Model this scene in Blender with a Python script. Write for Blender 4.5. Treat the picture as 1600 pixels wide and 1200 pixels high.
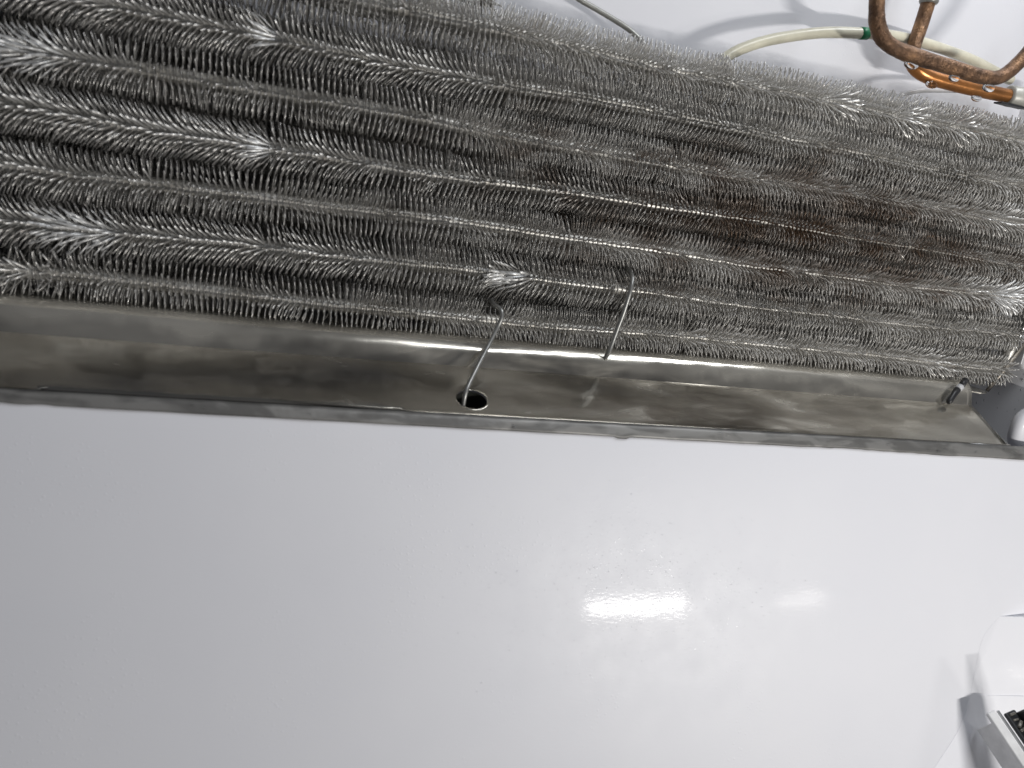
import bpy, bmesh, math, random
import numpy as np
from mathutils import Vector, Matrix

# ------------------------------------------------------------------ reset
for o in list(bpy.data.objects):
    bpy.data.objects.remove(o, do_unlink=True)
S = 0.001                                   # the scene is laid out in millimetres
scene = bpy.context.scene
COL = scene.collection
rng = np.random.default_rng(7)
random.seed(7)

# ------------------------------------------------------------------ camera
RIGHT = Vector((0.94945159, -0.27700405, 0.14768358))
UP = Vector((-0.0669708, 0.28088729, 0.9574013))
FWD = Vector((0.30668647, 0.91889667, -0.2481377))
CAM = Vector((0.0, -449.1, -81.28))
cd = bpy.data.cameras.new('camera')
cam = bpy.data.objects.new('camera', cd)
m = Matrix((RIGHT, UP, -FWD)).transposed().to_4x4()
m.translation = CAM * S
cam.matrix_world = m
cd.sensor_width = 36
cd.lens = 27.0
cd.clip_start = 0.01
cd.clip_end = 50
cd.dof.use_dof = True
cd.dof.focus_distance = 0.56
cd.dof.aperture_fstop = 9.0
COL.objects.link(cam)
scene.camera = cam

# ------------------------------------------------------------------ light
world = bpy.data.worlds.new('World')
scene.world = world
world.use_nodes = True
bg = world.node_tree.nodes['Background']
bg.inputs[0].default_value = (0.94, 0.97, 1.06, 1)
bg.inputs[1].default_value = 0.105


def area_lamp(name, loc, target, sx, sy, power, color):
    ld = bpy.data.lights.new(name, 'AREA')
    ld.shape = 'RECTANGLE'
    ld.size, ld.size_y = sx * S, sy * S
    ld.energy = power
    ld.color = color
    o = bpy.data.objects.new(name, ld)
    d = Vector(target) - Vector(loc)
    o.rotation_euler = d.to_track_quat('-Z', 'Y').to_euler()
    o.location = Vector(loc) * S
    COL.objects.link(o)
    return o


area_lamp('work_light', (575, -800, -240), (250, -60, -150), 150, 6, 3.9, (1.0, 0.975, 0.94))
area_lamp('small_light', (885, -800, -232), (340, -60, -150), 80, 9, 0.42, (1.0, 0.96, 0.90))
area_lamp('ceiling_light', (520, -270, 520), (220, -20, -120), 720, 110, 3.9, (0.93, 0.96, 1.0))

vs = scene.view_settings
vs.view_transform = 'Standard'
vs.look = 'None'
vs.exposure = 0.0
vs.gamma = 1.0


# ------------------------------------------------------------------ materials
def mat(name):
    mt = bpy.data.materials.new(name)
    mt.use_nodes = True
    nt = mt.node_tree
    return mt, nt, nt.nodes['Principled BSDF']


def N(nt, kind, **kw):
    n = nt.nodes.new(kind)
    for k, v in kw.items():
        if k in n.inputs:
            n.inputs[k].default_value = v
        else:
            setattr(n, k, v)
    return n


def ramp(nt, fac, stops):
    r = nt.nodes.new('ShaderNodeValToRGB')
    el = r.color_ramp.elements
    while len(el) < len(stops):
        el.new(0.5)
    for e, (p, c) in zip(el, stops):
        e.position = p
        e.color = c if len(c) == 4 else (*c, 1)
    nt.links.new(fac, r.inputs[0])
    return r.outputs[0]


def coords(nt, scale=(1, 1, 1), obj=False):
    tc = nt.nodes.new('ShaderNodeNewGeometry')
    mp = nt.nodes.new('ShaderNodeMapping')
    mp.inputs['Scale'].default_value = scale
    nt.links.new(tc.outputs['Position'], mp.inputs[0])
    return mp.outputs[0]


def noise(nt, vec, scale, detail=4, rough=0.55, dist=0.0):
    n = nt.nodes.new('ShaderNodeTexNoise')
    n.inputs['Scale'].default_value = scale
    n.inputs['Detail'].default_value = detail
    n.inputs['Roughness'].default_value = rough
    n.inputs['Distortion'].default_value = dist
    nt.links.new(vec, n.inputs['Vector'])
    return n.outputs['Fac']


def bump(nt, b, h, strength, dist, prev=None):
    n = nt.nodes.new('ShaderNodeBump')
    n.inputs['Strength'].default_value = strength
    n.inputs['Distance'].default_value = dist
    nt.links.new(h, n.inputs['Height'])
    if prev is not None:
        nt.links.new(prev, n.inputs['Normal'])
    nt.links.new(n.outputs[0], b.inputs['Normal'])
    return n.outputs[0]


M = {}


def build_materials():
    # white moulded liner
    mt, nt, b = mat('white_liner')
    v = coords(nt)
    c = ramp(nt, noise(nt, v, 9, 3), [(0.3, (0.71, 0.712, 0.748)), (0.7, (0.738, 0.738, 0.768))])
    nt.links.new(c, b.inputs['Base Color'])
    r = ramp(nt, noise(nt, v, 60, 5), [(0.3, (0.42,) * 3), (0.7, (0.5,) * 3)])
    nt.links.new(r, b.inputs['Roughness'])
    b.inputs['IOR'].default_value = 1.45
    b.inputs['Coat Weight'].default_value = 0.045
    b.inputs['Coat Roughness'].default_value = 0.07
    vo = nt.nodes.new('ShaderNodeTexVoronoi')
    vo.inputs['Scale'].default_value = 330
    nt.links.new(v, vo.inputs['Vector'])
    bead = ramp(nt, vo.outputs['Distance'], [(0.0, (1,) * 3), (0.26, (0,) * 3)])
    patch = ramp(nt, noise(nt, v, 20, 3), [(0.50, (0,) * 3), (0.64, (1,) * 3)])
    bm_ = nt.nodes.new('ShaderNodeMath'); bm_.operation = 'MULTIPLY'
    nt.links.new(bead, bm_.inputs[0]); nt.links.new(patch, bm_.inputs[1])
    bp = bump(nt, b, bm_.outputs[0], 0.2, 0.0004)
    bp2 = bump(nt, b, noise(nt, coords(nt, (1, 2.5, 2.5)), 260, 3), 0.065, 0.0004, bp)
    bp3 = bump(nt, b, noise(nt, v, 14, 2), 0.12, 0.002, bp2)
    nt.links.new(bp3, b.inputs['Coat Normal'])
    M['liner'] = mt

    # aluminium spines with oxide and brown staining
    mt, nt, b = mat('aluminium_spines')
    v = coords(nt, (1, 1.4, 2.2))
    fine = noise(nt, coords(nt), 900, 2)
    c1 = ramp(nt, fine, [(0.25, (0.46, 0.448, 0.425)), (0.75, (0.76, 0.742, 0.71))])
    # a run of brown deposit along the middle rows, broken up by noise
    geo = nt.nodes.new('ShaderNodeNewGeometry')
    sub = nt.nodes.new('ShaderNodeVectorMath'); sub.operation = 'SUBTRACT'
    sub.inputs[1].default_value = (0.33, 0.0, -0.080)
    nt.links.new(geo.outputs['Position'], sub.inputs[0])
    mul = nt.nodes.new('ShaderNodeVectorMath'); mul.operation = 'MULTIPLY'
    mul.inputs[1].default_value = (2.9, 4.0, 13.0)
    nt.links.new(sub.outputs[0], mul.inputs[0])
    ln = nt.nodes.new('ShaderNodeVectorMath'); ln.operation = 'LENGTH'
    nt.links.new(mul.outputs[0], ln.inputs[0])
    fall = ramp(nt, ln.outputs['Value'], [(0.2, (0.24,) * 3), (1.0, (0.0,) * 3)])
    ad = nt.nodes.new('ShaderNodeMath'); ad.operation = 'ADD'
    nt.links.new(noise(nt, v, 26, 6, 0.7, 0.6), ad.inputs[0])
    nt.links.new(fall, ad.inputs[1])
    st = ramp(nt, ad.outputs[0], [(0.60, (0, 0, 0)), (0.86, (1, 1, 1))])
    mx = N(nt, 'ShaderNodeMix', data_type='RGBA')
    nt.links.new(st, mx.inputs[0])
    nt.links.new(c1, mx.inputs[6])
    mx.inputs[7].default_value = (0.175, 0.115, 0.075, 1)
    nt.links.new(mx.outputs[2], b.inputs['Base Color'])
    b.inputs['Metallic'].default_value = 0.6
    rr = ramp(nt, noise(nt, coords(nt), 260, 3), [(0.3, (0.26,) * 3), (0.7, (0.48,) * 3)])
    nt.links.new(rr, b.inputs['Roughness'])
    M['spine'] = mt

    # bent tuft spines: paler aluminium, with reflected light put into the colour
    mt, nt, b = mat('lit_aluminium')
    c = ramp(nt, noise(nt, coords(nt), 700, 3), [(0.3, (0.70, 0.695, 0.68)), (0.7, (0.88, 0.88, 0.87))])
    nt.links.new(c, b.inputs['Base Color'])
    b.inputs['Metallic'].default_value = 0.4
    b.inputs['Roughness'].default_value = 0.36
    M['lit_spine'] = mt

    # tube wall between the spines
    mt, nt, b = mat('aluminium_tube')
    v = coords(nt)
    c = ramp(nt, noise(nt, v, 40, 5), [(0.3, (0.36, 0.34, 0.30)), (0.7, (0.62, 0.61, 0.58))])
    nt.links.new(c, b.inputs['Base Color'])
    b.inputs['Metallic'].default_value = 0.45
    b.inputs['Roughness'].default_value = 0.36
    bump(nt, b, noise(nt, v, 420, 3), 0.6, 0.0006)
    M['tube'] = mt

    # trough sheet: wet, stained, gently dented metal
    mt, nt, b = mat('trough_metal')
    v = coords(nt, (0.8, 2.4, 2.4))
    n1 = noise(nt, v, 7.5, 4, 0.5, 0.3)
    c = ramp(nt, n1, [(0.28, (0.22, 0.215, 0.21)), (0.45, (0.36, 0.34, 0.30)), (0.60, (0.60, 0.57, 0.505)), (0.66, (0.46, 0.435, 0.385)), (0.74, (0.57, 0.54, 0.48)), (0.84, (0.34, 0.325, 0.30))])
    nt.links.new(c, b.inputs['Base Color'])
    geo = nt.nodes.new('ShaderNodeNewGeometry')
    sx = nt.nodes.new('ShaderNodeSeparateXYZ')
    nt.links.new(geo.outputs['Position'], sx.inputs[0])
    w1 = noise(nt, coords(nt, (1, 0.15, 0.15)), 24, 4, 0.6)
    wr_ = ramp(nt, w1, [(0.38, (0.0,) * 3), (0.62, (1.0,) * 3)])
    ma = nt.nodes.new('ShaderNodeMath'); ma.operation = 'MULTIPLY_ADD'
    nt.links.new(wr_, ma.inputs[0]); ma.inputs[1].default_value = 0.0075
    nt.links.new(sx.outputs['Z'], ma.inputs[2])
    film = nt.nodes.new('ShaderNodeMapRange')
    film.inputs['From Min'].default_value = -0.1810
    film.inputs['From Max'].default_value = -0.1755
    nt.links.new(ma.outputs[0], film.inputs['Value'])
    fm = nt.nodes.new('ShaderNodeMath'); fm.operation = 'MULTIPLY'
    nt.links.new(film.outputs[0], fm.inputs[0]); fm.inputs[1].default_value = 0.15
    mx = N(nt, 'ShaderNodeMix', data_type='RGBA')
    nt.links.new(fm.outputs[0], mx.inputs[0])
    nt.links.new(c, mx.inputs[6])
    mx.inputs[7].default_value = (0.55, 0.53, 0.47, 1)
    nt.links.new(mx.outputs[2], b.inputs['Base Color'])
    inv = nt.nodes.new('ShaderNodeMath'); inv.operation = 'SUBTRACT'
    nt.links.new(ramp(nt, n1, [(0.42, (0.97,) * 3), (0.58, (0.87,) * 3), (0.80, (0.92,) * 3)]), inv.inputs[0])
    nt.links.new(fm.outputs[0], inv.inputs[1])
    nt.links.new(inv.outputs[0], b.inputs['Metallic'])
    r = ramp(nt, noise(nt, coords(nt, (1, 3, 3)), 16, 4, 0.6, 0.6), [(0.35, (0.11,) * 3), (0.5, (0.17,) * 3), (0.65, (0.28,) * 3)])
    nt.links.new(r, b.inputs['Roughness'])
    bp = bump(nt, b, noise(nt, coords(nt, (1, 1.6, 1.6)), 22, 2), 0.34, 0.0035)
    bump(nt, b, noise(nt, coords(nt, (14, 1, 1)), 60, 3), 0.06, 0.0005, bp)
    M['trough'] = mt

    # foil flange: wet patches with a hard outline
    mt, nt, b = mat('foil_flange')
    v = coords(nt, (1, 2, 3))
    c = ramp(nt, noise(nt, v, 34, 4, 0.5, 0.7), [(0.42, (0.135, 0.132, 0.126)), (0.56, (0.225, 0.22, 0.21))])
    nt.links.new(c, b.inputs['Base Color'])
    b.inputs['Metallic'].default_value = 0.35
    b.inputs['Roughness'].default_value = 0.48
    bump(nt, b, noise(nt, coords(nt), 120, 4), 0.35, 0.001)
    M['flange'] = mt

    # dirty copper
    mt, nt, b = mat('tarnished_copper')
    v = coords(nt)
    c = ramp(nt, noise(nt, v, 70, 5, 0.6), [(0.3, (0.075, 0.045, 0.03)), (0.5, (0.19, 0.11, 0.065)), (0.75, (0.40, 0.23, 0.12))])
    nt.links.new(c, b.inputs['Base Color'])
    b.inputs['Metallic'].default_value = 0.75
    r = ramp(nt, noise(nt, v, 220, 4), [(0.3, (0.26,) * 3), (0.7, (0.55,) * 3)])
    nt.links.new(r, b.inputs['Roughness'])
    bp = bump(nt, b, noise(nt, v, 300, 5, 0.65), 0.8, 0.0016)
    M['copper'] = mt

    mt, nt, b = mat('orange_copper')
    v = coords(nt)
    c = ramp(nt, noise(nt, v, 45, 4), [(0.3, (0.26, 0.12, 0.05)), (0.6, (0.52, 0.22, 0.07)), (0.8, (0.36, 0.16, 0.065))])
    nt.links.new(c, b.inputs['Base Color'])
    b.inputs['Metallic'].default_value = 0.7
    b.inputs['Roughness'].default_value = 0.3
    bump(nt, b, noise(nt, v, 260, 3), 0.2, 0.0006)
    M['copper2'] = mt

    def plain(key, name, col, rough, metal=0.0, bs=0.15, bscale=300, var=0.12):
        mt, nt, b = mat(name)
        v = coords(nt)
        lo = tuple(x * (1 - var) for x in col)
        hi = tuple(min(1, x * (1 + var)) for x in col)
        c = ramp(nt, noise(nt, v, 90, 4), [(0.3, lo), (0.7, hi)])
        nt.links.new(c, b.inputs['Base Color'])
        b.inputs['Roughness'].default_value = rough
        b.inputs['Metallic'].default_value = metal
        bump(nt, b, noise(nt, v, bscale, 3), bs, 0.0005)
        M[key] = mt
        return b

    plain('hose', 'cream_hose', (0.66, 0.63, 0.50), 0.28)
    plain('green', 'green_tape', (0.012, 0.17, 0.07), 0.4)
    plain('wire', 'grey_wire', (0.40, 0.40, 0.39), 0.27, 0.9)
    plain('hookwire', 'dull_wire', (0.27, 0.27, 0.26), 0.36, 0.7)
    plain('greywire', 'grey_sheath', (0.26, 0.26, 0.24), 0.35, 0.3)
    plain('sleeve', 'grey_sleeve', (0.50, 0.49, 0.44), 0.4, 0.15)
    plain('dark', 'black_rubber', (0.016, 0.016, 0.018), 0.4)
    plain('darkmetal', 'blackened_steel', (0.045, 0.047, 0.05), 0.42, 0.5)
    plain('steel', 'zinc_steel', (0.47, 0.48, 0.48), 0.33, 0.85)
    plain('greyplastic', 'grey_plastic', (0.52, 0.52, 0.53), 0.35)
    plain('rail', 'white_rail_plastic', (0.70, 0.70, 0.70), 0.34)
    plain('pit', 'drain_black', (0.02, 0.021, 0.018), 0.5)
    plain('brownmetal', 'scuffed_metal', (0.30, 0.27, 0.23), 0.4, 0.8, 0.3)
    plain('grease', 'grey_grease', (0.17, 0.16, 0.14), 0.25, 0.2, 0.5, 500)

    mt, nt, b = mat('side_liner')
    b.inputs['Base Color'].default_value = (0.78, 0.78, 0.79, 1)
    b.inputs['Roughness'].default_value = 0.3
    bump(nt, b, noise(nt, coords(nt), 40, 3), 0.2, 0.002)
    M['side'] = mt

    mt, nt, b = mat('water')
    b.inputs['Base Color'].default_value = (1, 1, 1, 1)
    b.inputs['Roughness'].default_value = 0.02
    b.inputs['Transmission Weight'].default_value = 1.0
    b.inputs['IOR'].default_value = 1.33
    M['water'] = mt


build_materials()


# ------------------------------------------------------------------ helpers
def tag(o, label=None, cat=None, group=None, kind=None):
    if label: o['label'] = label
    if cat: o['category'] = cat
    if group: o['group'] = group
    if kind: o['kind'] = kind
    return o


def link_mesh(name, verts, faces, material, parent=None, smooth=False, origin=None):
    """verts in mm, placed in world space; the object's origin is moved to `origin` (mm)"""
    vv = np.asarray(verts, dtype=np.float64)
    og = np.zeros(3) if origin is None else np.asarray(origin, float)
    me = bpy.data.meshes.new(name)
    me.from_pydata(((vv - og) * S).tolist(), [], [list(f) for f in faces])
    me.update()
    if smooth:
        me.polygons.foreach_set('use_smooth', [True] * len(me.polygons))
    me.materials.append(material)
    o = bpy.data.objects.new(name, me)
    COL.objects.link(o)
    o.location = Vector(og) * S
    if parent is not None:
        o.parent = parent
        o.matrix_parent_inverse = Matrix.Identity(4)
        pw = Vector(parent['origin_mm']) if 'origin_mm' in parent.keys() else Vector((0, 0, 0))
        o.location = (Vector(og) - pw) * S
    o['origin_mm'] = [float(x) for x in og]
    return o


def fast_quads(name, verts, quads, material, parent=None, origin=None):
    """quads: (n,4) int array, flat shaded"""
    og = np.zeros(3) if origin is None else np.asarray(origin, float)
    me = bpy.data.meshes.new(name)
    nv, nf = len(verts), len(quads)
    me.vertices.add(nv)
    me.vertices.foreach_set('co', ((verts - og) * S).astype(np.float32).ravel())
    me.loops.add(nf * 4)
    me.loops.foreach_set('vertex_index', quads.astype(np.int32).ravel())
    me.polygons.add(nf)
    me.polygons.foreach_set('loop_start', np.arange(0, nf * 4, 4, dtype=np.int32))
    me.update(calc_edges=True)
    me.materials.append(material)
    o = bpy.data.objects.new(name, me)
    COL.objects.link(o)
    pw = Vector(parent['origin_mm']) if parent is not None and 'origin_mm' in parent.keys() else Vector((0, 0, 0))
    o.parent = parent
    o.location = (Vector(og) - pw) * S
    o['origin_mm'] = [float(x) for x in og]
    return o


def empty(name, loc):
    o = bpy.data.objects.new(name, None)
    COL.objects.link(o)
    o.location = Vector(loc) * S
    o.empty_display_size = 0.01
    o['origin_mm'] = [float(x) for x in loc]
    return o


def catmull(pts, n=8):
    P = [np.array(p, float) for p in pts]
    P = [2 * P[0] - P[1]] + P + [2 * P[-1] - P[-2]]
    out = []
    for i in range(1, len(P) - 2):
        for k in range(n):
            t = k / n
            a, b, c, d = P[i - 1], P[i], P[i + 1], P[i + 2]
            out.append(0.5 * ((2 * b) + (-a + c) * t + (2 * a - 5 * b + 4 * c - d) * t ** 2 + (-a + 3 * b - 3 * c + d) * t ** 3))
    out.append(P[-2])
    return np.array(out)


def tube_geo(path, rad, seg=16, cap=True, wob=0.0, seed=0):
    path = np.asarray(path, float)
    n = len(path)
    r = np.full(n, rad) if np.isscalar(rad) else np.asarray(rad, float)
    g = np.random.default_rng(seed)
    T = np.gradient(path, axis=0)
    T /= np.linalg.norm(T, axis=1)[:, None]
    ref = np.array([0, 0, 1.0]) if abs(T[0][2]) < 0.8 else np.array([0, 1.0, 0])
    u = np.cross(T[0], ref); u /= np.linalg.norm(u)
    verts, faces = [], []
    for i in range(n):
        u = u - T[i] * (u @ T[i]); u /= np.linalg.norm(u)
        w = np.cross(T[i], u)
        for k in range(seg):
            a = 2 * math.pi * k / seg
            rr = r[i] * (1 + (g.normal() * wob if wob else 0))
            verts.append(path[i] + rr * (math.cos(a) * u + math.sin(a) * w))
    for i in range(n - 1):
        for k in range(seg):
            k2 = (k + 1) % seg
            faces.append((i * seg + k, i * seg + k2, (i + 1) * seg + k2, (i + 1) * seg + k))
    if cap:
        faces.append(tuple(range(seg))[::-1])
        faces.append(tuple((n - 1) * seg + k for k in range(seg)))
    return verts, faces


def tube_obj(name, path, rad, material, parent=None, seg=16, wob=0.0, origin=None):
    v, f = tube_geo(path, rad, seg, True, wob)
    return link_mesh(name, v, f, material, parent, True, path[0] if origin is None else origin)


def box_geo(size, bev=0.0, seg=2):
    bm = bmesh.new()
    bmesh.ops.create_cube(bm, size=1)
    bmesh.ops.scale(bm, vec=size, verts=bm.verts)
    if bev:
        bmesh.ops.bevel(bm, geom=bm.edges[:], offset=bev, segments=seg, affect='EDGES', profile=0.5)
    v = [tuple(x.co) for x in bm.verts]
    bm.verts.index_update()
    f = [tuple(x.index for x in p.verts) for p in bm.faces]
    bm.free()
    return v, f


def box_obj(name, center, size, material, parent=None, bev=0.0, axes=None, seg=2, smooth=False):
    v, f = box_geo(size, bev, seg)
    A = np.eye(3) if axes is None else np.array(axes, float)       # rows: local axes in world
    vv = np.array(v) @ A + np.array(center, float)
    return link_mesh(name, vv, f, material, parent, smooth, center)


def sweep_x(name, profile, xs, material, parent=None, thick=0.0, dz=None, origin=None, smooth=True, skip=None):
    """sheet: (y,z) profile swept along x; dz(x, i) optional offset in (y,z)"""
    verts, faces = [], []
    n = len(profile)
    for x in xs:
        for i, (y, z) in enumerate(profile):
            oy, oz = dz(x, i) if dz else (0, 0)
            verts.append((x, y + oy, z + oz))
    for a in range(len(xs) - 1):
        for i in range(n - 1):
            if True:
                faces.append((a * n + i, (a + 1) * n + i, (a + 1) * n + i + 1, a * n + i + 1))
    o = link_mesh(name, verts, faces, material, parent, smooth, origin)
    if skip is not None:                 # crease along the sheet
        at = o.data.attributes.new('sharp_edge', 'BOOLEAN', 'EDGE')
        for e in o.data.edges:
            if e.vertices[0] % n == skip and e.vertices[1] % n == skip:
                at.data[e.index].value = True
    if thick:
        md = o.modifiers.new('thickness', 'SOLIDIFY')
        md.thickness = thick * S
        md.offset = -1
    return o


# ------------------------------------------------------------------ the setting: moulded liner
def hump_y(z):
    # upper part steep, then an even slope, very slightly convex
    t = -206 - z
    return -60.2 - 0.36 * t - 2.5 * (1 - math.exp(-max(t, 0) / 8.0)) + 0.0001 * t * t


def build_liner():
    # back wall
    xs = np.linspace(-330, 562, 30)
    zs = np.linspace(-620, 240, 40)
    v = [(x, 62, z) for x in xs for z in zs]
    n = len(zs)
    f = [(a * n + i, (a + 1) * n + i, (a + 1) * n + i + 1, a * n + i + 1) for a in range(len(xs) - 1) for i in range(n - 1)]
    o = link_mesh('back_wall', v, f, M['liner'], None, True)
    tag(o, kind='structure')
    # sloping lower wall below the trough
    prof = [(hump_y(z), z) for z in np.concatenate([np.linspace(-206.8, -250, 22), np.linspace(-256, -620, 46)])]
    o = sweep_x('lower_wall', prof, np.linspace(-330, 640, 40), M['liner'])
    tag(o, kind='structure')
    # right side wall
    prof = []
    ys = np.linspace(-75, 62, 24); zs = np.linspace(-225, 240, 40)
    v = [(557 + (62 - y) * 0.22, y, z) for y in ys for z in zs]
    n = len(zs)
    f = [(a * n + i, (a + 1) * n + i, (a + 1) * n + i + 1, a * n + i + 1) for a in range(len(ys) - 1) for i in range(n - 1)]
    o = link_mesh('side_wall', v, f, M['side'], None, True)
    tag(o, kind='structure')
    # rounded corner where the side wall runs forward over the slope
    bm = bmesh.new()
    bmesh.ops.create_uvsphere(bm, u_segments=32, v_segments=20, radius=1)
    vv = []
    for q in bm.verts:
        c = np.array(q.co)
        c = np.sign(c) * np.abs(c) ** 0.7
        vv.append((559 + c[0] * 38, -44 + c[1] * 8, -198 + c[2] * 20))
    bm.verts.index_update()
    ff = [tuple(q.index for q in p.verts) for p in bm.faces]
    bm.free()
    o = link_mesh('side_wall_corner', vv, ff, M['liner'], None, True)
    tag(o, kind='structure')


build_liner()


def build_rail_bulge():
    # moulded ledge on the lower right of the slope, in two levels
    def slab(outline, h0, h1, name, bev):
        # outline in (x, z) on the slope, raised along the slope normal
        nrm = np.array([0, -0.945, 0.327])
        cur = [np.array(q, float) for q in outline[:-2]]
        outline = [tuple(q) for q in catmull(cur, 6)] + list(outline[-2:])
        bm = bmesh.new()
        lo, hi = [], []
        for (x, z) in outline:
            p = np.array([x, hump_y(z), z])
            lo.append(bm.verts.new(p - nrm * 4))
            hi.append(bm.verts.new(p + nrm * (h0 if x < 560 else h1)))
        bm.faces.new(hi)
        n = len(lo)
        for i in range(n):
            j = (i + 1) % n
            bm.faces.new((lo[i], lo[j], hi[j], hi[i]))
        bmesh.ops.recalc_face_normals(bm, faces=bm.faces[:])
        bmesh.ops.triangulate(bm, faces=[q for q in bm.faces if len(q.verts) > 4])
        bm.verts.index_update()
        v = [tuple(q.co) for q in bm.verts]
        f = [tuple(q.index for q in p.verts) for p in bm.faces]
        bm.free()
        o = link_mesh(name, v, f, M['liner'], None, True)
        md = o.modifiers.new('flat_sides', 'EDGE_SPLIT'); md.split_angle = math.radians(35)
        tag(o, kind='structure')
    slab([(492, -316), (484, -322), (476, -331), (471, -347), (466, -369), (640, -369), (640, -316)], 0.08, 40.0, "wall_ledge", 1.2)
    slab([(467, -365), (458, -385), (437, -409), (400, -450), (330, -520), (640, -520), (640, -365)], 0.15, 44.0, "wall_ledge", 2.2)


build_rail_bulge()


# ------------------------------------------------------------------ evaporator coil
PITCH = 27.0
HEL = 3.15
X0, X1 = -190.0, 548.0
R_TUBE = 3.9


def smooth_noise(x, seed, waves=((150, 1.0), (70, 0.6), (33, 0.35))):
    g = np.random.default_rng(seed)
    out = np.zeros_like(x)
    for wl, amp in waves:
        out += amp * np.sin(x * 2 * np.pi / (wl * g.uniform(0.8, 1.25)) + g.uniform(0, 6.28))
    return out / 1.3


def row_center(i, x):
    z = -(i - 1) * PITCH + 1.5 * smooth_noise(x, 100 + i, ((420, 1.0), (160, 0.35)))
    y = 1.4 * smooth_noise(x, 200 + i, ((350, 1.0), (140, 0.4)))
    return y, z


PART_EVEN = [-4.0]
PARTINGS = {1: [(60, 0.4), (222, 0.5), (262, 0.7), (329, 0.8), (385, 0.9), (430, 0.8), (482, 0.6)], 2: [(-4, 0.75), (120, 0.35), (300, 0.45), (455, 0.6)], 3: [(-112, 0.45), (40, 0.45), (232, 0.5), (402, 0.6), (490, 0.7)], 4: [(-4, 0.8), (90, 0.35), (268, 0.45), (425, 0.6)],
            5: [(-60, 0.3), (172, 0.35), (352, 0.8), (512, 0.9)], 6: [(-4, 0.7), (300, 0.45), (398, 0.5), (480, 0.6)], 7: [(262, 0.7), (362, 0.5), (-120, 0.5)]}


# spines pressed flat and fanned out: row -> (x, half width, lean)
TUFTS = {3: [(-116, 17, -0.75)], 6: [(-92, 19, -0.62)], 4: [(-8, 5, -0.42)], 2: [(-8, 5, -0.4)],
         5: [(349, 8, 0.22), (520, 15, 0.45)], 1: [(336, 9, 0.25), (392, 9, 0.25), (440, 9, 0.2), (280, 8, 0.2)], 7: [(266, 6, 0.25), (-126, 7, -0.5)]}


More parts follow.
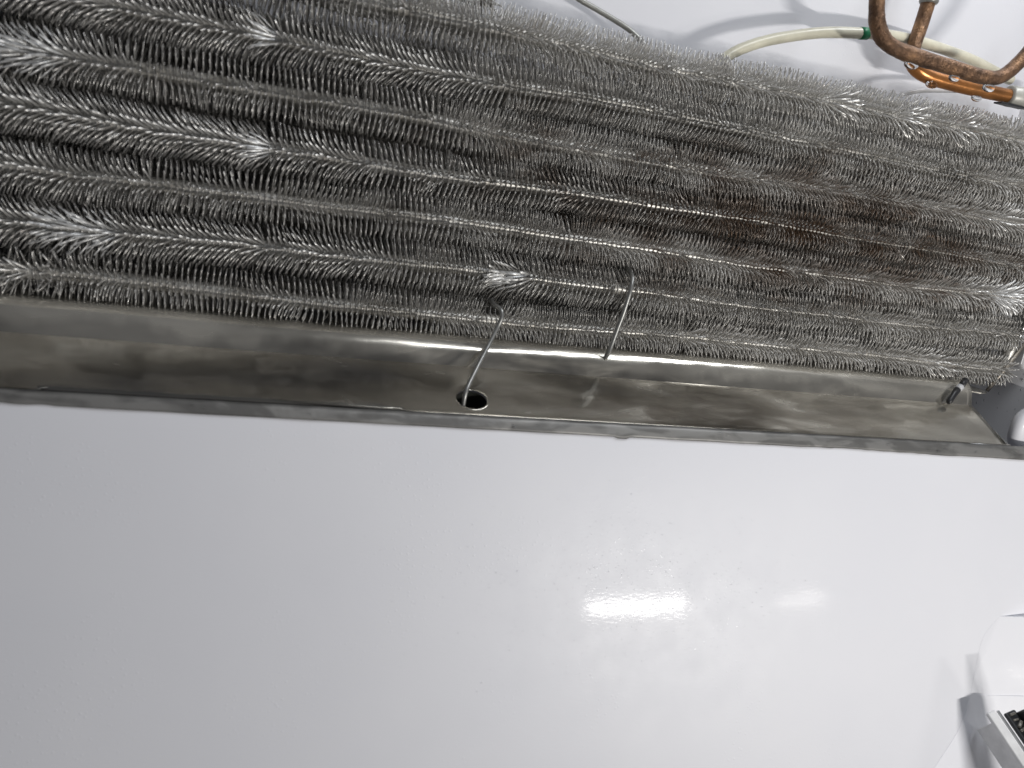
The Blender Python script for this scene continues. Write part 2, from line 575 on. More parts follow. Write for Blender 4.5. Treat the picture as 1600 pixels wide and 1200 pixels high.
def spine_rows(row, yc, zc, x0, x1, per_turn, lean0, seed, rings=3, front=True):
    g = np.random.default_rng(seed)
    n = int((x1 - x0) / HEL * per_turn)
    k = np.arange(n)
    th = 2 * np.pi * k / per_turn + g.uniform(0, 6.28) + g.normal(0, 0.035, n)
    x = x0 + HEL * k / per_turn
    cy, cz = row_center(row, x) if front else (np.zeros(n), smooth_noise(x, 300 + row) * 0.8)
    cy = cy + (0 if front else yc)
    cz = cz + (0 if front else zc)
    er = np.stack([np.zeros(n), np.cos(th), np.sin(th)], 1)
    et = np.stack([np.zeros(n), -np.sin(th), np.cos(th)], 1)
    ex = np.zeros((n, 3)); ex[:, 0] = 1
    frontness = np.clip(-np.cos(th), 0, 1)          # 1 where the spine points at the viewer (-y)
    # neighbouring spines of a turn lean together: the lean is noise over x and angle
    base = lean0 + 0.17 * smooth_noise(x, seed + 1, ((190, 1.0), (80, .7))) + 0.10 * smooth_noise(x + 14 * np.sin(th), seed + 2, ((48, 1), (27, .6)))
    lean = base + g.normal(0, 0.022, n)
    gap = np.ones(n, bool)
    if front:
        for xe, amp in PARTINGS.get(row, []):
            d = x - xe
            lean += amp * np.tanh(d / 1.6) * np.exp(-np.abs(d) / 6.0) * (0.3 + 0.7 * frontness) * np.where(d < 0, 0.75, 0.45 if row != 1 else 1.0)
    tw_lean = 0.06 * smooth_noise(x + 30 * np.cos(th), seed + 3, ((60, 1), (25, .8))) + g.normal(0, 0.03, n)
    L = (10.3 if row == 7 and front else 11.0) + g.normal(0, 0.3, n) + 0.4 * smooth_noise(x, seed + 4, ((50, 1), (20, .6)))
    # crushed patch above the hooked wire and dishevelled ends
    crush = np.zeros(n)
    tuft = np.zeros(n)
    if front and row == 6:
        crush = np.exp(-((x - 139) / 11.0) ** 4) * np.clip(frontness * 1.6 - np.clip(np.sin(th), 0, 1), 0, 1)
        lean -= 0.98 * crush * (1 + g.normal(0, 0.08, n))
        tw_lean += 0.62 * crush
        tuft = np.maximum(tuft, crush)
    if front and row == 7:
        gap &= ~((np.abs(x - 128) < 5.5) & (np.sin(th) > 0.15) & (np.cos(th) < 0.3))
        w = np.exp(-((x + 118) / 14) ** 2)
        lean += w * g.normal(0, 0.5, n); tw_lean += w * g.normal(0, 0.3, n)
    if front and row == 6:
        gap &= ~((np.abs(x - 211) < 2.6) & (frontness > 0.1))
    for xe, hw, ln_ in TUFTS.get(row, []) if front else []:
        w = np.exp(-((x - xe) / hw) ** 4) * np.clip(frontness * 1.5 - 0.15, 0, 1)
        lean += ln_ * w * (1 + g.normal(0, 0.12, n))
        tw_lean += 0.12 * w * g.normal(0, 1, n)
        L = L * (1 + 0.15 * w)
        tuft = np.maximum(tuft, w * (1.0 if row in (3, 6) or xe > 500 else 0.75 if row in (2, 4) else 0.3))
    L = L * (1 + 0.38 * crush)
    # stray spines
    s = g.random(n) < 0.007
    lean[s] += g.normal(0, 0.5, s.sum())
    curl = 0.09 * smooth_noise(x + 12 * np.sin(th + 1), seed + 5, ((90, 1), (45, .6))) + g.normal(0, 0.025, n)
    if front and row == 6:
        curl = curl * (1 - crush)

    def direction(a, t):
        d = er * (np.cos(a) * np.cos(t))[:, None] + ex * np.sin(a)[:, None] + et * (np.sin(t) * np.cos(a))[:, None]
        return d

    p0 = np.stack([x, cy, cz], 1) + er * (R_TUBE - 0.2)
    fr = [0.0] if rings == 2 else [0.0, 0.5]
    d1 = direction(lean * 0.92 - curl * 0.6, tw_lean * 0.8)
    d2 = direction(lean * 1.06 + curl * 0.8, tw_lean * 1.2)
    p1 = p0 + d1 * (L * 0.5)[:, None]
    p2 = p1 + d2 * (L * 0.5)[:, None]
    pts = [p0, p1, p2] if rings == 3 else [p0, p0 * 0 + (p0 + d2 * L[:, None])]
    # blade cross-section: broad along the tangent, thin along the tube
    twist = (0.22 * smooth_noise(x, seed + 6, ((60, 1), (17, .8))) + g.normal(0, 0.12, n)) * (1 - crush)
    wv = et * np.cos(twist)[:, None] + ex * np.sin(twist)[:, None]
    W = (0.58 + g.normal(0, 0.05, n)) * (1 + 0.5 * crush)
    th_ = 0.13
    verts = []
    for j, p in enumerate(pts):
        dd = d1 if j == 0 else d2
        wj = wv - dd * np.sum(wv * dd, 1)[:, None]
        wj /= np.linalg.norm(wj, axis=1)[:, None]
        nj = np.cross(dd, wj)
        ww = (W * (1.0 if j == 0 else 1.0 if j == 1 and rings == 3 else 0.82))[:, None]
        for a, b in ((1, 1), (-1, 1), (-1, -1), (1, -1)):
            verts.append(p + wj * ww * a + nj * th_ * b)
    V = np.stack(verts, 1)                           # n, 4*rings, 3
    V = V[gap]
    info = dict(tuft=tuft[gap], x=x[gap], front=frontness[gap], p0=p0[gap], tip=pts[-1][gap])
    return V, info


def quads_for(nspine, rings):
    q = []
    for j in range(rings - 1):
        for k in range(4):
            q.append((j * 4 + k, j * 4 + (k + 1) % 4, (j + 1) * 4 + (k + 1) % 4, (j + 1) * 4 + k))
    e = (rings - 1) * 4
    q.append((e, e + 1, e + 2, e + 3))
    q = np.array(q)
    return (q[None] + (np.arange(nspine) * 4 * rings)[:, None, None]).reshape(-1, 4)


def helix_foot(row, yc, zc, x0, x1, front):
    """low foot of the wound strip: a thin raised ring that runs round the tube"""
    seg = 14
    n = int((x1 - x0) / HEL * seg)
    k = np.arange(n + 1)
    th = 2 * np.pi * k / seg
    x = x0 + HEL * k / seg
    cy, cz = row_center(row, x) if front else (np.zeros(n + 1) + yc, zc + smooth_noise(x, 300 + row) * 0.8)
    er = np.stack([np.zeros(n + 1), np.cos(th), np.sin(th)], 1)
    c = np.stack([x, cy, cz], 1)
    dx = np.array([0.22, 0, 0])
    V = np.stack([c + er * (R_TUBE - .3) - dx, c + er * (R_TUBE + 0.9) - dx, c + er * (R_TUBE + 0.9) + dx, c + er * (R_TUBE - .3) + dx], 1).reshape(-1, 3)
    q = []
    for a in range(3):
        q.append(np.stack([k[:-1] * 4 + a, k[:-1] * 4 + a + 1, k[1:] * 4 + a + 1, k[1:] * 4 + a], 1))
    return V, np.concatenate(q)


def project(P):
    d = P - np.array(CAM)
    zc = d @ np.array(FWD)
    return np.stack([512 + 768 * (d @ np.array(RIGHT)) / zc, 384 - 768 * (d @ np.array(UP)) / zc], 1)


LEAN = {1: -0.02, 2: -0.40, 3: -0.10, 4: -0.42, 5: -0.06, 6: -0.38, 7: -0.05}


def build_coil():
    root = empty('evaporator_coil', (0, 0, -175))
    tag(root, 'grey aluminium spine finned evaporator coil above the metal drain trough', 'evaporator')
    cand = []                                        # big near spines become pieces of their own
    for i in range(1, 8):
        xs = np.linspace(X0, X1, 90)
        cy, cz = row_center(i, xs)
        path = np.stack([xs, cy, cz], 1)
        run = tube_obj('tube_run', path, R_TUBE, M['tube'], root, 14, origin=path[0])
        V, info = spine_rows(i, 0, 0, X0, X1 + 4, 16, LEAN[i], 1000 + 17 * i, 3, True)
        a = project(info['p0']); b = project(info['tip'])
        ln = np.linalg.norm(a - b, axis=1)
        mid = (a + b) / 2
        ok = (mid[:, 0] > 2) & (mid[:, 0] < 1022) & (mid[:, 1] > 2) & (info['front'] > 0.35)
        score = np.where(ok, ln * (1 + 2.5 * info['tuft']), 0)
        cand.append((i, run, V, score, info['tuft']))
    allsc = np.concatenate([c[3] for c in cand])
    thr = np.sort(allsc)[-300]
    for i, run, V, score, tuft in cand:
        solo = score >= thr
        rest = V[~solo]
        fv, fq = helix_foot(i, 0, 0, X0, X1, True)
        verts = rest.reshape(-1, 3)
        quads = quads_for(len(rest), 3)
        allv = np.concatenate([verts, fv]); allq = np.concatenate([quads, fq + len(verts)])
        o = fast_quads('spine_fins', allv, allq, M['spine'], run, origin=run['origin_mm'])
        o.data.materials.append(M['lit_spine'])
        idx = np.zeros(len(allq), np.int32)
        idx[:len(quads)] = np.repeat((tuft[~solo] > 0.45).astype(np.int32), 9)
        o.data.polygons.foreach_set('material_index', idx)
        tag(o, kind='stuff')
        q1 = quads_for(1, 3)
        for sp, tf_ in zip(V[solo], tuft[solo]):
            og = sp[:4].mean(0)
            fast_quads('spine_fin', sp, q1, M['lit_spine'] if tf_ > 0.45 else M['spine'], run, origin=og)
    # second layer of runs behind the first
    for i in range(0, 15):
        layer = i // 7
        zc = (1.0 if layer == 0 else -13.0) - (i % 7) * PITCH
        yc = 27.0 if layer == 0 else 45.0
        xe = X1
        if i == 14:                      # short top run on the left
            zc, yc, xe = 19.0, 27.0, 112.0
        if zc < -168:
            continue
        xs = np.linspace(X0, xe, 60)
        path = np.stack([xs, np.full_like(xs, yc), zc + smooth_noise(xs, 300 + i) * 0.8], 1)
        run = tube_obj('tube_run', path, R_TUBE, M['tube'], root, 12, origin=path[0])
        V, info = spine_rows(i, yc, zc, X0, xe + 2, 15, -0.1 if i % 2 else 0.12, 3000 + 13 * i, 2, False)
        fv, fq = helix_foot(i, yc, zc, X0, xe, False)
        verts = V.reshape(-1, 3)
        quads = quads_for(len(V), 2)
        o = fast_quads('spine_fins', np.concatenate([verts, fv]), np.concatenate([quads, fq + len(verts)]), M['spine'], run, origin=run['origin_mm'])
        tag(o, kind='stuff')
    # return bends at the right end
    for i in (2, 4, 6):
        z0, z1 = -(i - 1) * PITCH, -i * PITCH
        zc = (z0 + z1) / 2
        pth = [(X1 - 2 + 0 * t, 0, 0) for t in range(1)]
        a = np.linspace(math.pi / 2, -math.pi / 2, 16)
        pth = np.stack([X1 - 6 + 7 * np.cos(a), np.zeros(16), zc + PITCH / 2 * np.sin(a)], 1)
        tube_obj('return_bend', pth, R_TUBE, M['tube'], root, 12, origin=pth[0])
    return root


build_coil()


# ------------------------------------------------------------------ drain trough
def build_trough():
    root = empty('drain_trough', (150, -40, -208))
    tag(root, 'wet stained metal drain trough with a round drain hole under the coil', 'trough')
    prof = [(58, -173.9), (30, -173.9), (2, -173.9), (-6, -173.6)]
    for k in range(0, 15):
        a = math.radians(14 + 58 * k / 14)
        prof.append((-6 - 12 * math.sin(a), -185.3 + 12 * math.cos(a)))
    for k in range(4):
        prof.append((prof[-1][0] - 0.6, prof[-1][1] - 1.85))
    fold = len(prof) - 1                 # the sheet is creased here: no smooth shading across
    y0, z0 = prof[-1]
    ye, ze = -56.2, -207.4
    for k in range(1, 13):
        t = k / 12
        prof.append((y0 + (ye - y0) * t, z0 + (ze - z0) * t))
    prof += [(-57.2, -207.6), (-58.3, -207.0), (-59.0, -206.3), (-59.3, -205.6)]
    n = len(prof)
    xs = np.linspace(-230, 505, 150)

    def crease(x, k):
        w = 0.35 * math.sin(x / 31.0) + 0.25 * math.sin(x / 13.0 + 1)
        return ((0.25 * w + 0.6 * math.tanh((x - 88) / 12)) * k, 0.0)

    def wav(x, i):
        w = 0.35 * math.sin(x / 31.0 + i * .2) + 0.25 * math.sin(x / 13.0 + 1)
        if i > fold and i < n - 4:
            u = min(1.0, (i - fold) / 3.0)
            return crease(x, 1 - u) if u == 0 else (crease(x, 1 - u)[0], 0.30 * w * u - 0.3 * u * math.exp(-((x - 112) / 22) ** 2))
        if 3 < i <= fold:
            return crease(x, min(1.0, (i - 3) / 8.0))
        if i >= n - 4 and x < 75:          # the lip stands off the flange at the left
            t = min(1, max(0, (85 - x) / 90))
            if x < -97:
                t = 0
            return (5.6 * t, 0.1 * t)
        return (0, 0)
    o = sweep_x('pan', prof, xs, M['trough'], None, 0.0, wav, skip=fold)
    # drain hole cut through the floor
    hc = Vector((112.5, -44.6, -201.4))
    sl = math.atan2(ze - z0, ye - y0)
    nrm = Vector((0, -math.sin(math.atan2(-(ze - z0), -(ye - y0))), math.cos(math.atan2(-(ze - z0), -(ye - y0)))))
    fdir = Vector((0, ye - y0, ze - z0)).normalized()
    nrm = Vector((1, 0, 0)).cross(fdir)
    if nrm.z < 0: nrm = -nrm
    bm = bmesh.new()
    bmesh.ops.create_cone(bm, cap_ends=True, segments=48, radius1=9.4 * S, radius2=9.4 * S, depth=24 * S)
    cm = bpy.data.meshes.new('cutter'); bm.to_mesh(cm); bm.free()
    cutter = bpy.data.objects.new('cutter', cm); COL.objects.link(cutter)
    ca, cb = Vector((1, 0, 0)), nrm.cross(Vector((1, 0, 0)))
    for q in cm.vertices:
        q.co = hc * S + ca * q.co.x + cb * (q.co.y * 0.84) + nrm * q.co.z
    sd = o.modifiers.new('thickness', 'SOLIDIFY'); sd.thickness = 0.8 * S; sd.offset = -1
    md = o.modifiers.new('hole', 'BOOLEAN'); md.operation = 'DIFFERENCE'; md.object = cutter; md.solver = 'EXACT'
    bpy.context.view_layer.update()
    dg = bpy.context.evaluated_depsgraph_get()
    baked = bpy.data.meshes.new_from_object(o.evaluated_get(dg))
    o.modifiers.clear()
    o.data = baked
    bpy.data.objects.remove(cutter, do_unlink=True)
    pw = Vector(root['origin_mm'])
    baked.transform(Matrix.Translation(-pw * S))
    o.parent = root
    o.location = (0, 0, 0)
    o['origin_mm'] = [float(q) for q in pw]
    # rolled rim of the hole and the drain pipe below it
    t1 = Vector((1, 0, 0)); t2 = nrm.cross(t1)
    ring = [np.array(hc + (t1 * math.cos(a) + t2 * (math.sin(a) * 0.84)) * 9.7 + nrm * 0.1) for a in np.linspace(0, 2 * math.pi, 49)[:-1]]
    V, F = [], []
    sg = 8
    for i, c in enumerate(ring):
        rad = (Vector(c) - hc); rad -= nrm * rad.dot(nrm); rad.normalize()
        for k in range(sg):
            a = 2 * math.pi * k / sg
            V.append(np.array(Vector(c) + rad * (0.75 * math.cos(a)) + nrm * (0.38 * math.sin(a))))
    m_ = len(ring)
    for i in range(m_):
        for k in range(sg):
            F.append((i * sg + k, ((i + 1) % m_) * sg + k, ((i + 1) % m_) * sg + (k + 1) % sg, i * sg + (k + 1) % sg))
    link_mesh('hole_rim', V, F, M['trough'], root, True, hc)
    V, F = [], []
    for j in range(2):
        for i in range(48):
            a = 2 * math.pi * i / 48
            V.append(np.array(hc + (t1 * math.cos(a) + t2 * (math.sin(a) * 0.84)) * 9.3 - nrm * (1.0 if j == 0 else 34)))
    for i in range(48):
        F.append((i, (i + 1) % 48, 48 + (i + 1) % 48, 48 + i))
    F.append(tuple(range(48, 96)))
    link_mesh('drain_pipe', V, F, M['pit'], root, True, hc)
    # foil flange lapped over the white slope, with a ragged lower edge
    xs = np.linspace(-232, 640, 330)
    g = np.random.default_rng(5)
    rag = np.cumsum(g.normal(0, 0.25, len(xs))); rag -= np.linspace(rag[0], rag[-1], len(xs)); rag = np.clip(rag, -.9, .9)
    V, F = [], []
    for x, r in zip(xs, rag):
        t = (x + 130) / 640
        low = -210.9 - 2.0 * t - 1.5 * max(0, t - 0.7) / 0.3 + r * 0.45
        if x < -92: low += 2.6 * (0.5 + 0.5 * math.sin((x + 92) / 9)) * min(1, (-92 - x) / 8)
        if 196 < x < 205: low -= 0.9
        for k in range(6):
            z = -205.7 + (low + 205.7) * k / 5
            y = hump_y(min(z, -206)) - 0.75 - 0.12 * math.sin(x / 7 + k)
            if k == 0: y = -60.2; 
            V.append((x, y, z))
    for a in range(len(xs) - 1):
        for k in range(5):
            F.append((a * 6 + k, a * 6 + k + 1, (a + 1) * 6 + k + 1, (a + 1) * 6 + k))
    fl = link_mesh('foil_flange', V, F, M['flange'], root, True, (150, -62, -206))
    s2 = fl.modifiers.new('thickness', 'SOLIDIFY'); s2.thickness = 0.35 * S; s2.offset = 0
    # rounded tongue of the apron at the right end
    V = [(500, 40, -179.6), (500, -7, -179.6)]
    for k in range(13):
        a = math.radians(-90 + 90 * k / 12)
        V.append((520 + 14 * math.cos(a), 2 + 14 * math.sin(a) * 1.0, -180.2))
    V.append((534, 40, -180.2))
    tg = link_mesh('end_tongue', V, [tuple(range(len(V)))], M['trough'], root, False, (500, 0, -180))
    s3 = tg.modifiers.new('thickness', 'SOLIDIFY'); s3.thickness = 0.8 * S
    # turned edge at the right front corner
    tube_obj('turned_edge', np.array([(468, -59.6, -206.0), (490, -59.7, -206.2), (503, -59.2, -206.6), (505.4, -57, -206.2), (505.3, -40, -199)]), 0.55, M['steel'], root, 8)
    return root


build_trough()


# ------------------------------------------------------------------ wires, pipes, hose
h1 = catmull([(128.7, 2, -150.2), (127.8, -9, -151.6), (130.2, -16, -152.9), (131.0, -18.5, -157.0), (128.7, -20, -163.6), (123.4, -25, -173.8), (115.9, -34, -185.3), (108.7, -45, -195.6), (107.5, -46.5, -207)], 8)
tag(tube_obj('hooked_wire', h1, 1.3, M['hookwire'], None, 12), 'bent steel wire dropping from the coil into the drain hole', 'wire', 'bent steel wires hooked through the coil')
h2 = catmull([(214.4, 2, -121.0), (213.0, -11, -124.0), (211.2, -17, -131.0), (208.9, -18.3, -145.5), (206.5, -18.3, -158.0), (204.4, -17.6, -171.0), (203.6, -15, -177.5)], 8)
tag(tube_obj('hooked_wire', h2, 1.5, M['hookwire'], None, 12), 'bent steel wire crossing the lowest tube runs, right of the drain hole', 'wire', 'bent steel wires hooked through the coil')


def build_pipes():
    # tarnished pipe with a flattened U
    root = empty('copper_pipe', (342.8, -10, 61))
    tag(root, 'thick brown tarnished copper pipe bent in a U, in front', 'pipe')
    p = catmull([(334, -6, 118), (338.7, -8, 82), (342.8, -10, 61.0), (348.0, -10, 47.4), (358.0, -10, 39.2), (376.6, -10, 36.0), (408.6, -10, 34.6), (436.3, -10, 33.6), (452.4, -10, 35.6), (463.9, -10, 45.3), (474.6, -10, 62.0), (486, -8, 92), (500, -6, 130)], 10)
    v, f = tube_geo(p, 4.8 + 0.25 * np.random.default_rng(3).normal(0, 1, len(p)).cumsum().clip(-1, 1) * 0.6, 22, True, 0.012)
    link_mesh('pipe_bend', v, f, M['copper'], root, True, (342.8, -10, 61))
    for k, (x, z, w, d) in enumerate(((380, 30.0, 5.6, 2.6), (416, 28.6, 4.2, 2.4), (446, 27.8, 5.0, 2.8))):
        tag(drop(None, (x, -10.5, z), w, d), ('clear water drop under the left corner of the brown U pipe', 'clear water drop under the middle of the brown U pipe', 'clear water drop under the right part of the brown U pipe')[k], 'water drop', 'water drops hanging from the copper pipes')
    # brighter pipe behind it
    root = empty('copper_pipe', (411, 25, 79))
    tag(root, 'bright orange copper pipe with a grey sleeve, behind the U bend', 'pipe')
    p = catmull([(412, 25, 130), (411.8, 25, 97), (411.3, 25, 78.8), (410.3, 25, 64.5), (407.2, 23, 49.0), (408.4, 21, 39.0), (419.6, 18, 33.0), (446.2, 16, 31.4), (478.6, 14, 31.4), (510, 12, 32.2), (552, 10, 33.5)], 10)
    tube_obj('riser', p[:45], 4.7, M['copper'], root, 20, 0.004, origin=(411, 25, 79))
    tube_obj('pipe_bend', p[44:], 4.75, M['copper2'], root, 20, 0.004, origin=p[44])
    tube_obj('collar', np.array([(412, 25, 104), (411.8, 25, 97), (411.5, 25, 79.5), (411.5, 25, 78.5)]), np.array([6.2, 6.2, 6.2, 5.6]), M['greywire'], root, 18)
    tube_obj('sleeve', np.array([(489.5, 13.3, 31.7), (490, 13.2, 31.7), (500, 12.6, 32.0), (510, 12, 32.2), (510.6, 12, 32.2)]), np.array([6.2, 7.2, 7.2, 7.2, 6.2]), M['sleeve'], root, 18)
    sh = box_obj('strap', (489, 8.5, 24.8), (24, 7, 1.1), M['darkmetal'], root, 0.3)
    for k, (x, z, w, d) in enumerate(((422, 27.4, 5.0, 2.6), (463, 25.6, 4.4, 2.4))):
        tag(drop(None, (x, 14.0, z), w, d), ('clear water drop under the left bend of the orange pipe', 'clear water drop under the orange pipe beside its grey sleeve')[k], 'water drop', 'water drops hanging from the copper pipes')


def drop(parent, c, w, d):
    bm = bmesh.new()
    bmesh.ops.create_uvsphere(bm, u_segments=16, v_segments=10, radius=1)
    vv = [(c[0] + q.co.x * w, c[1] + q.co.y * 2.2, c[2] + q.co.z * d) for q in bm.verts]
    bm.verts.index_update()
    ff = [tuple(q.index for q in p.verts) for p in bm.faces]
    bm.free()
    return link_mesh('water_drop', vv, ff, M['water'], parent, True, c)


build_pipes()

hs = empty('hose', (271.6, 28, 20))
tag(hs, 'cream rubber hose with a band of green tape, rising from the coil', 'hose')
hp = catmull([(252, 30, 2), (260.2, 28, 8.5), (271.6, 28, 19.9), (284.1, 28, 27.7), (303.9, 28, 36.2), (336.5, 28, 46.0), (366.3, 28, 51.4), (384.2, 28, 54.0), (412.9, 32, 56.5), (450, 38, 57.1), (480, 42, 56), (520, 44, 50)], 8)
tube_obj('hose_body', hp, 3.6, M['hose'], hs, 16, 0.01, origin=(271.6, 28, 20))
tp = np.array([(365.6, 28, 51.3), (368.0, 28, 51.65), (371.4, 28, 52.1)])
tube_obj('tape', tp, 4.0, M['green'], hs, 16)

wl = catmull([(140, 36, 46), (155.3, 35, 37.4), (166.6, 35, 33.0), (177.7, 35, 30.0), (191.0, 34, 26.0), (202.1, 32, 21.6), (214, 30, 14)], 8)
tag(tube_obj('cable', wl, 1.7, M['greywire'], None, 12, 0.02), 'thin grey cable entering the coil top, left of the hose', 'cable')
wr = catmull([(398, 28, 8), (409.0, 28, 18.0), (416.1, 28, 21.6), (428.9, 28, 25.6), (452.3, 30, 30.0), (482.2, 33, 35.0), (502.2, 38, 38.6), (522.3, 50, 43.2)], 8)
tag(tube_obj('wire', wr, 1.6, M['greyplastic'], None, 12, 0.02), 'pale grey wire running beneath the copper pipes', 'wire')

# black plug in the corner of the trough
pl = empty('rubber_plug', (478, -24, -186))
tag(pl, 'small black rubber plug with a grey band at the trough end', 'plug')
pp = np.array([(476.9, -24.6, -187.4), (477.4, -24.3, -186.7), (478.4, -23.7, -185.4), (482.4, -21.9, -180.6), (486.5, -20.5, -177.2)])
tube_obj('plug_body', pp, np.array([1.0, 1.9, 2.3, 2.4, 2.4]), M['dark'], pl, 14, origin=(478, -24, -186))
tube_obj('plug_band', np.array([(486.5, -20.5, -177.2), (489.5, -19.6, -175.0)]), 2.6, M['greyplastic'], pl, 14)
tube_obj('plug_end', np.array([(489.5, -19.6, -175.0), (496, -16, -170.4)]), 2.3, M['dark'], pl, 14)

# coil bracket and clip on the side wall
br = empty('coil_bracket', (547, -5, -150))
tag(br, 'grey sheet metal bracket beside the right end of the coil', 'bracket')
box_obj('plate', (556, 6, -124), (1.4, 14, 58), M['steel'], br, 0.5, axes=[(1, 0, 0), (0, 1, 0.08), (0, -0.08, 1)])
tube_obj('edge_strip', np.array([(557, -4, -140), (545, -5, -160), (532, -6, -179.5)]), 1.5, M['brownmetal'], br, 6)
cl = empty('wall_clip', (564, -2, -160))
tag(cl, 'white rounded plastic clip on the side wall beside the coil', 'clip')
box_obj('clip_body', (564, -2, -147), (13, 14, 27), M['rail'], cl, 4.5, seg=5, smooth=True)
box_obj('clip_face', (557.2, -3, -148), (1.0, 7, 17), M['greyplastic'], cl, 0.5)


# ------------------------------------------------------------------ drawer rail, bottom right
def build_rail():
    root = empty('drawer_rail', (462, -138, -366))
    tag(root, 'white plastic drawer rail with a black slide at the bottom right', 'rail')
    # local axes: a along the rail towards the viewer, c outwards to the right, u up
    a = np.array([0.20, -0.80, -0.545]); a /= np.linalg.norm(a)
    c = np.array([1.0, 0.05, 0.1]); c -= a * (c @ a); c /= np.linalg.norm(c)
    u = np.cross(c, a)
    if u[2] < 0: u = -u
    O = np.array([460.0, -138.0, -363.5])

    def P(s, r, h):
        return O + a * s + c * r + u * h
    A = [a, c, u]
    box_obj('bracket', P(45, 3.0, -1.5), (92, 7, 3), M['rail'], root, 0.9, A)
    box_obj('bracket_web', P(48, 6, -12), (86, 2.4, 20), M['rail'], root, 0.6, A)
    box_obj('channel_edge', P(46, 7.3, 0.6), (92, 1.5, 1.6), M['steel'], root, 0.4, A)
    box_obj('slide', P(52, 12.6, 3.0), (98, 9, 3.0), M['darkmetal'], root, 0.9, A)
    box_obj('slide_wall', P(56, 17.5, 20), (102, 3.0, 40), M['dark'], root, 1.2, A)
    tv, tf = box_geo((1.6, 4.6, 2.2), 0.5, 2)
    A3 = np.array(A)
    first = None
    g = np.random.default_rng(21)
    for k in range(16):
        cen = P(5 + k * 3.4, 11.8, 5.2)
        if first is None:
            first = link_mesh('rack_tooth', np.array(tv) @ A3 + cen, tf, M['grease'], root, False, cen)
        else:
            o = first.copy(); COL.objects.link(o)
            o.location = Vector(cen + g.normal(0, 0.35, 3) - np.array(root['origin_mm'])) * S
            o.rotation_euler = tuple(g.normal(0, 0.22, 3))
            o.scale = tuple(1 + g.normal(0, 0.15, 3))
            o['origin_mm'] = [float(q) for q in cen]


build_rail()


# ------------------------------------------------------------------ condensation
def dome(bm_unused=None, seg=8, rings=3):
    v, f = [], []
    for j in range(rings):
        el = (math.pi / 2) * j / rings
        for k in range(seg):
            az = 2 * math.pi * k / seg
            v.append((math.cos(el) * math.cos(az), math.cos(el) * math.sin(az), math.sin(el)))
    v.append((0, 0, 1))
    for j in range(rings - 1):
        for k in range(seg):
            f.append((j * seg + k, j * seg + (k + 1) % seg, (j + 1) * seg + (k + 1) % seg, (j + 1) * seg + k))
    for k in range(seg):
        f.append(((rings - 1) * seg + k, (rings - 1) * seg + (k + 1) % seg, rings * seg))
    return np.array(v), f


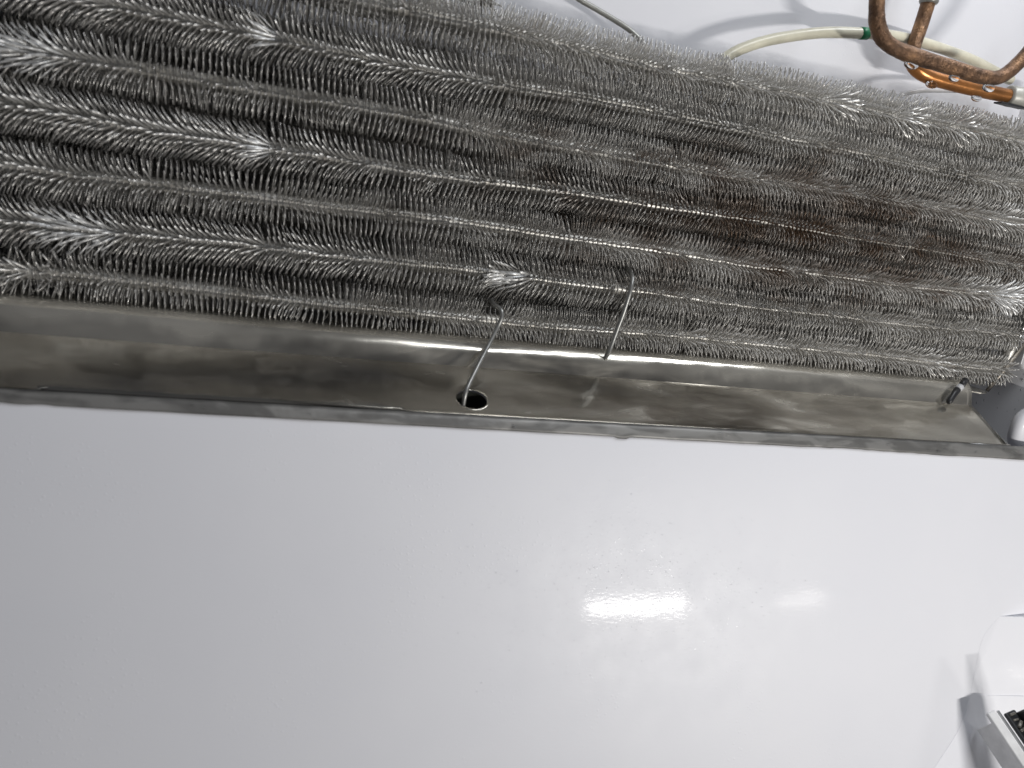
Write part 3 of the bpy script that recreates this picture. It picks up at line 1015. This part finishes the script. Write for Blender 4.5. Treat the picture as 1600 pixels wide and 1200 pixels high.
def build_condensation():
    dv, df = dome()
    g = np.random.default_rng(11)
    V, F = [], []
    n = 0
    pts = []
    while len(pts) < 1700:
        x = g.normal(212, 62); z = g.normal(-290, 24)
        if -345 < z < -222 and 20 < x < 420:
            pts.append((x, z))
    for x, z in pts:
        y = hump_y(z)
        e = 1.0
        t = np.array([0, hump_y(z + e) - y, e]); t /= np.linalg.norm(t)
        nrm = np.cross(np.array([1, 0, 0]), t)
        if nrm[1] > 0: nrm = -nrm
        r = float(np.clip(g.lognormal(-1.85, 0.35), 0.08, 0.4))
        A = np.stack([np.array([1, 0, 0]), t, nrm])
        c = np.array([x, y, z]) - nrm * 0.05
        V.append((dv * np.array([r, r, r * 0.45])) @ A + c)
        F += [tuple(q + n for q in ff) for ff in df]
        n += len(dv)
    o = link_mesh('condensation', np.concatenate(V), F, M['water'], None, True, (205, -110, -280))
    tag(o, 'fine beads of condensation on the white slope around the light reflection', 'condensation', kind='stuff')
    # beads on the side wall by the trough end
    V, F, n = [], [], 0
    for k in range(60):
        y, z = g.uniform(-45, 30), g.uniform(-205, -150)
        r = float(np.clip(g.lognormal(-0.45, 0.4), 0.3, 1.3))
        x = 557 + (62 - y) * 0.22
        A = np.stack([np.array([0, 1, 0]), np.array([0, 0, 1]), np.array([-1, 0, 0])])
        V.append((dv * np.array([r, r * 1.15, r * 0.5])) @ A + np.array([x + .05, y, z]))
        F += [tuple(q + n for q in ff) for ff in df]
        n += len(dv)
    o = link_mesh('condensation', np.concatenate(V), F, M['water'], None, True, (557, -10, -180))
    tag(o, 'larger beads of water on the grey side wall beyond the trough end', 'condensation', kind='stuff')
    # beads on the right part of the flange
    V, F, n = [], [], 0
    for k in range(46):
        x = g.uniform(330, 560) if k < 34 else g.uniform(-60, 330)
        z = g.uniform(-211.5, -206.8)
        r = float(np.clip(g.lognormal(-0.35, 0.4), 0.35, 1.3))
        A = np.stack([np.array([1, 0, 0]), np.array([0, -0.33, 0.945]), np.array([0, -0.945, -0.33])])
        V.append((dv * np.array([r * 1.2, r, r * 0.45])) @ A + np.array([x, hump_y(z) - 0.95, z]))
        F += [tuple(q + n for q in ff) for ff in df]
        n += len(dv)
    o = link_mesh('condensation', np.concatenate(V), F, M['water'], None, True, (440, -62, -209))
    tag(o, 'water beads clinging to the grey front flange of the trough', 'condensation', kind='stuff')
    # scattered beads on the trough floor
    V, F, n = [], [], 0
    for k in range(90):
        x = g.uniform(160, 330) if k < 70 else g.uniform(-60, 480)
        t = g.uniform(0.25, 0.95)
        y0, z0, ye, ze = -20.0, -189.2, -56.2, -207.4
        y, z = y0 + (ye - y0) * t, z0 + (ze - z0) * t
        r = float(np.clip(g.lognormal(-0.6, 0.4), 0.3, 1.2))
        nn = np.array([0, ze - z0, -(ye - y0)]); nn /= np.linalg.norm(nn)
        if nn[2] < 0: nn = -nn
        tt = np.array([0, ye - y0, ze - z0]); tt /= np.linalg.norm(tt)
        V.append((dv * np.array([r, r, r * 0.4])) @ np.stack([np.array([1, 0, 0]), tt, nn]) + np.array([x, y, z]))
        F += [tuple(q + n for q in ff) for ff in df]
        n += len(dv)
    o = link_mesh('condensation', np.concatenate(V), F, M['water'], None, True, (240, -45, -203))
    tag(o, 'water beads lying on the trough floor right of the drain hole', 'condensation', kind='stuff')


build_condensation()

for o in bpy.data.objects:
    if 'origin_mm' in o.keys():
        del o['origin_mm']
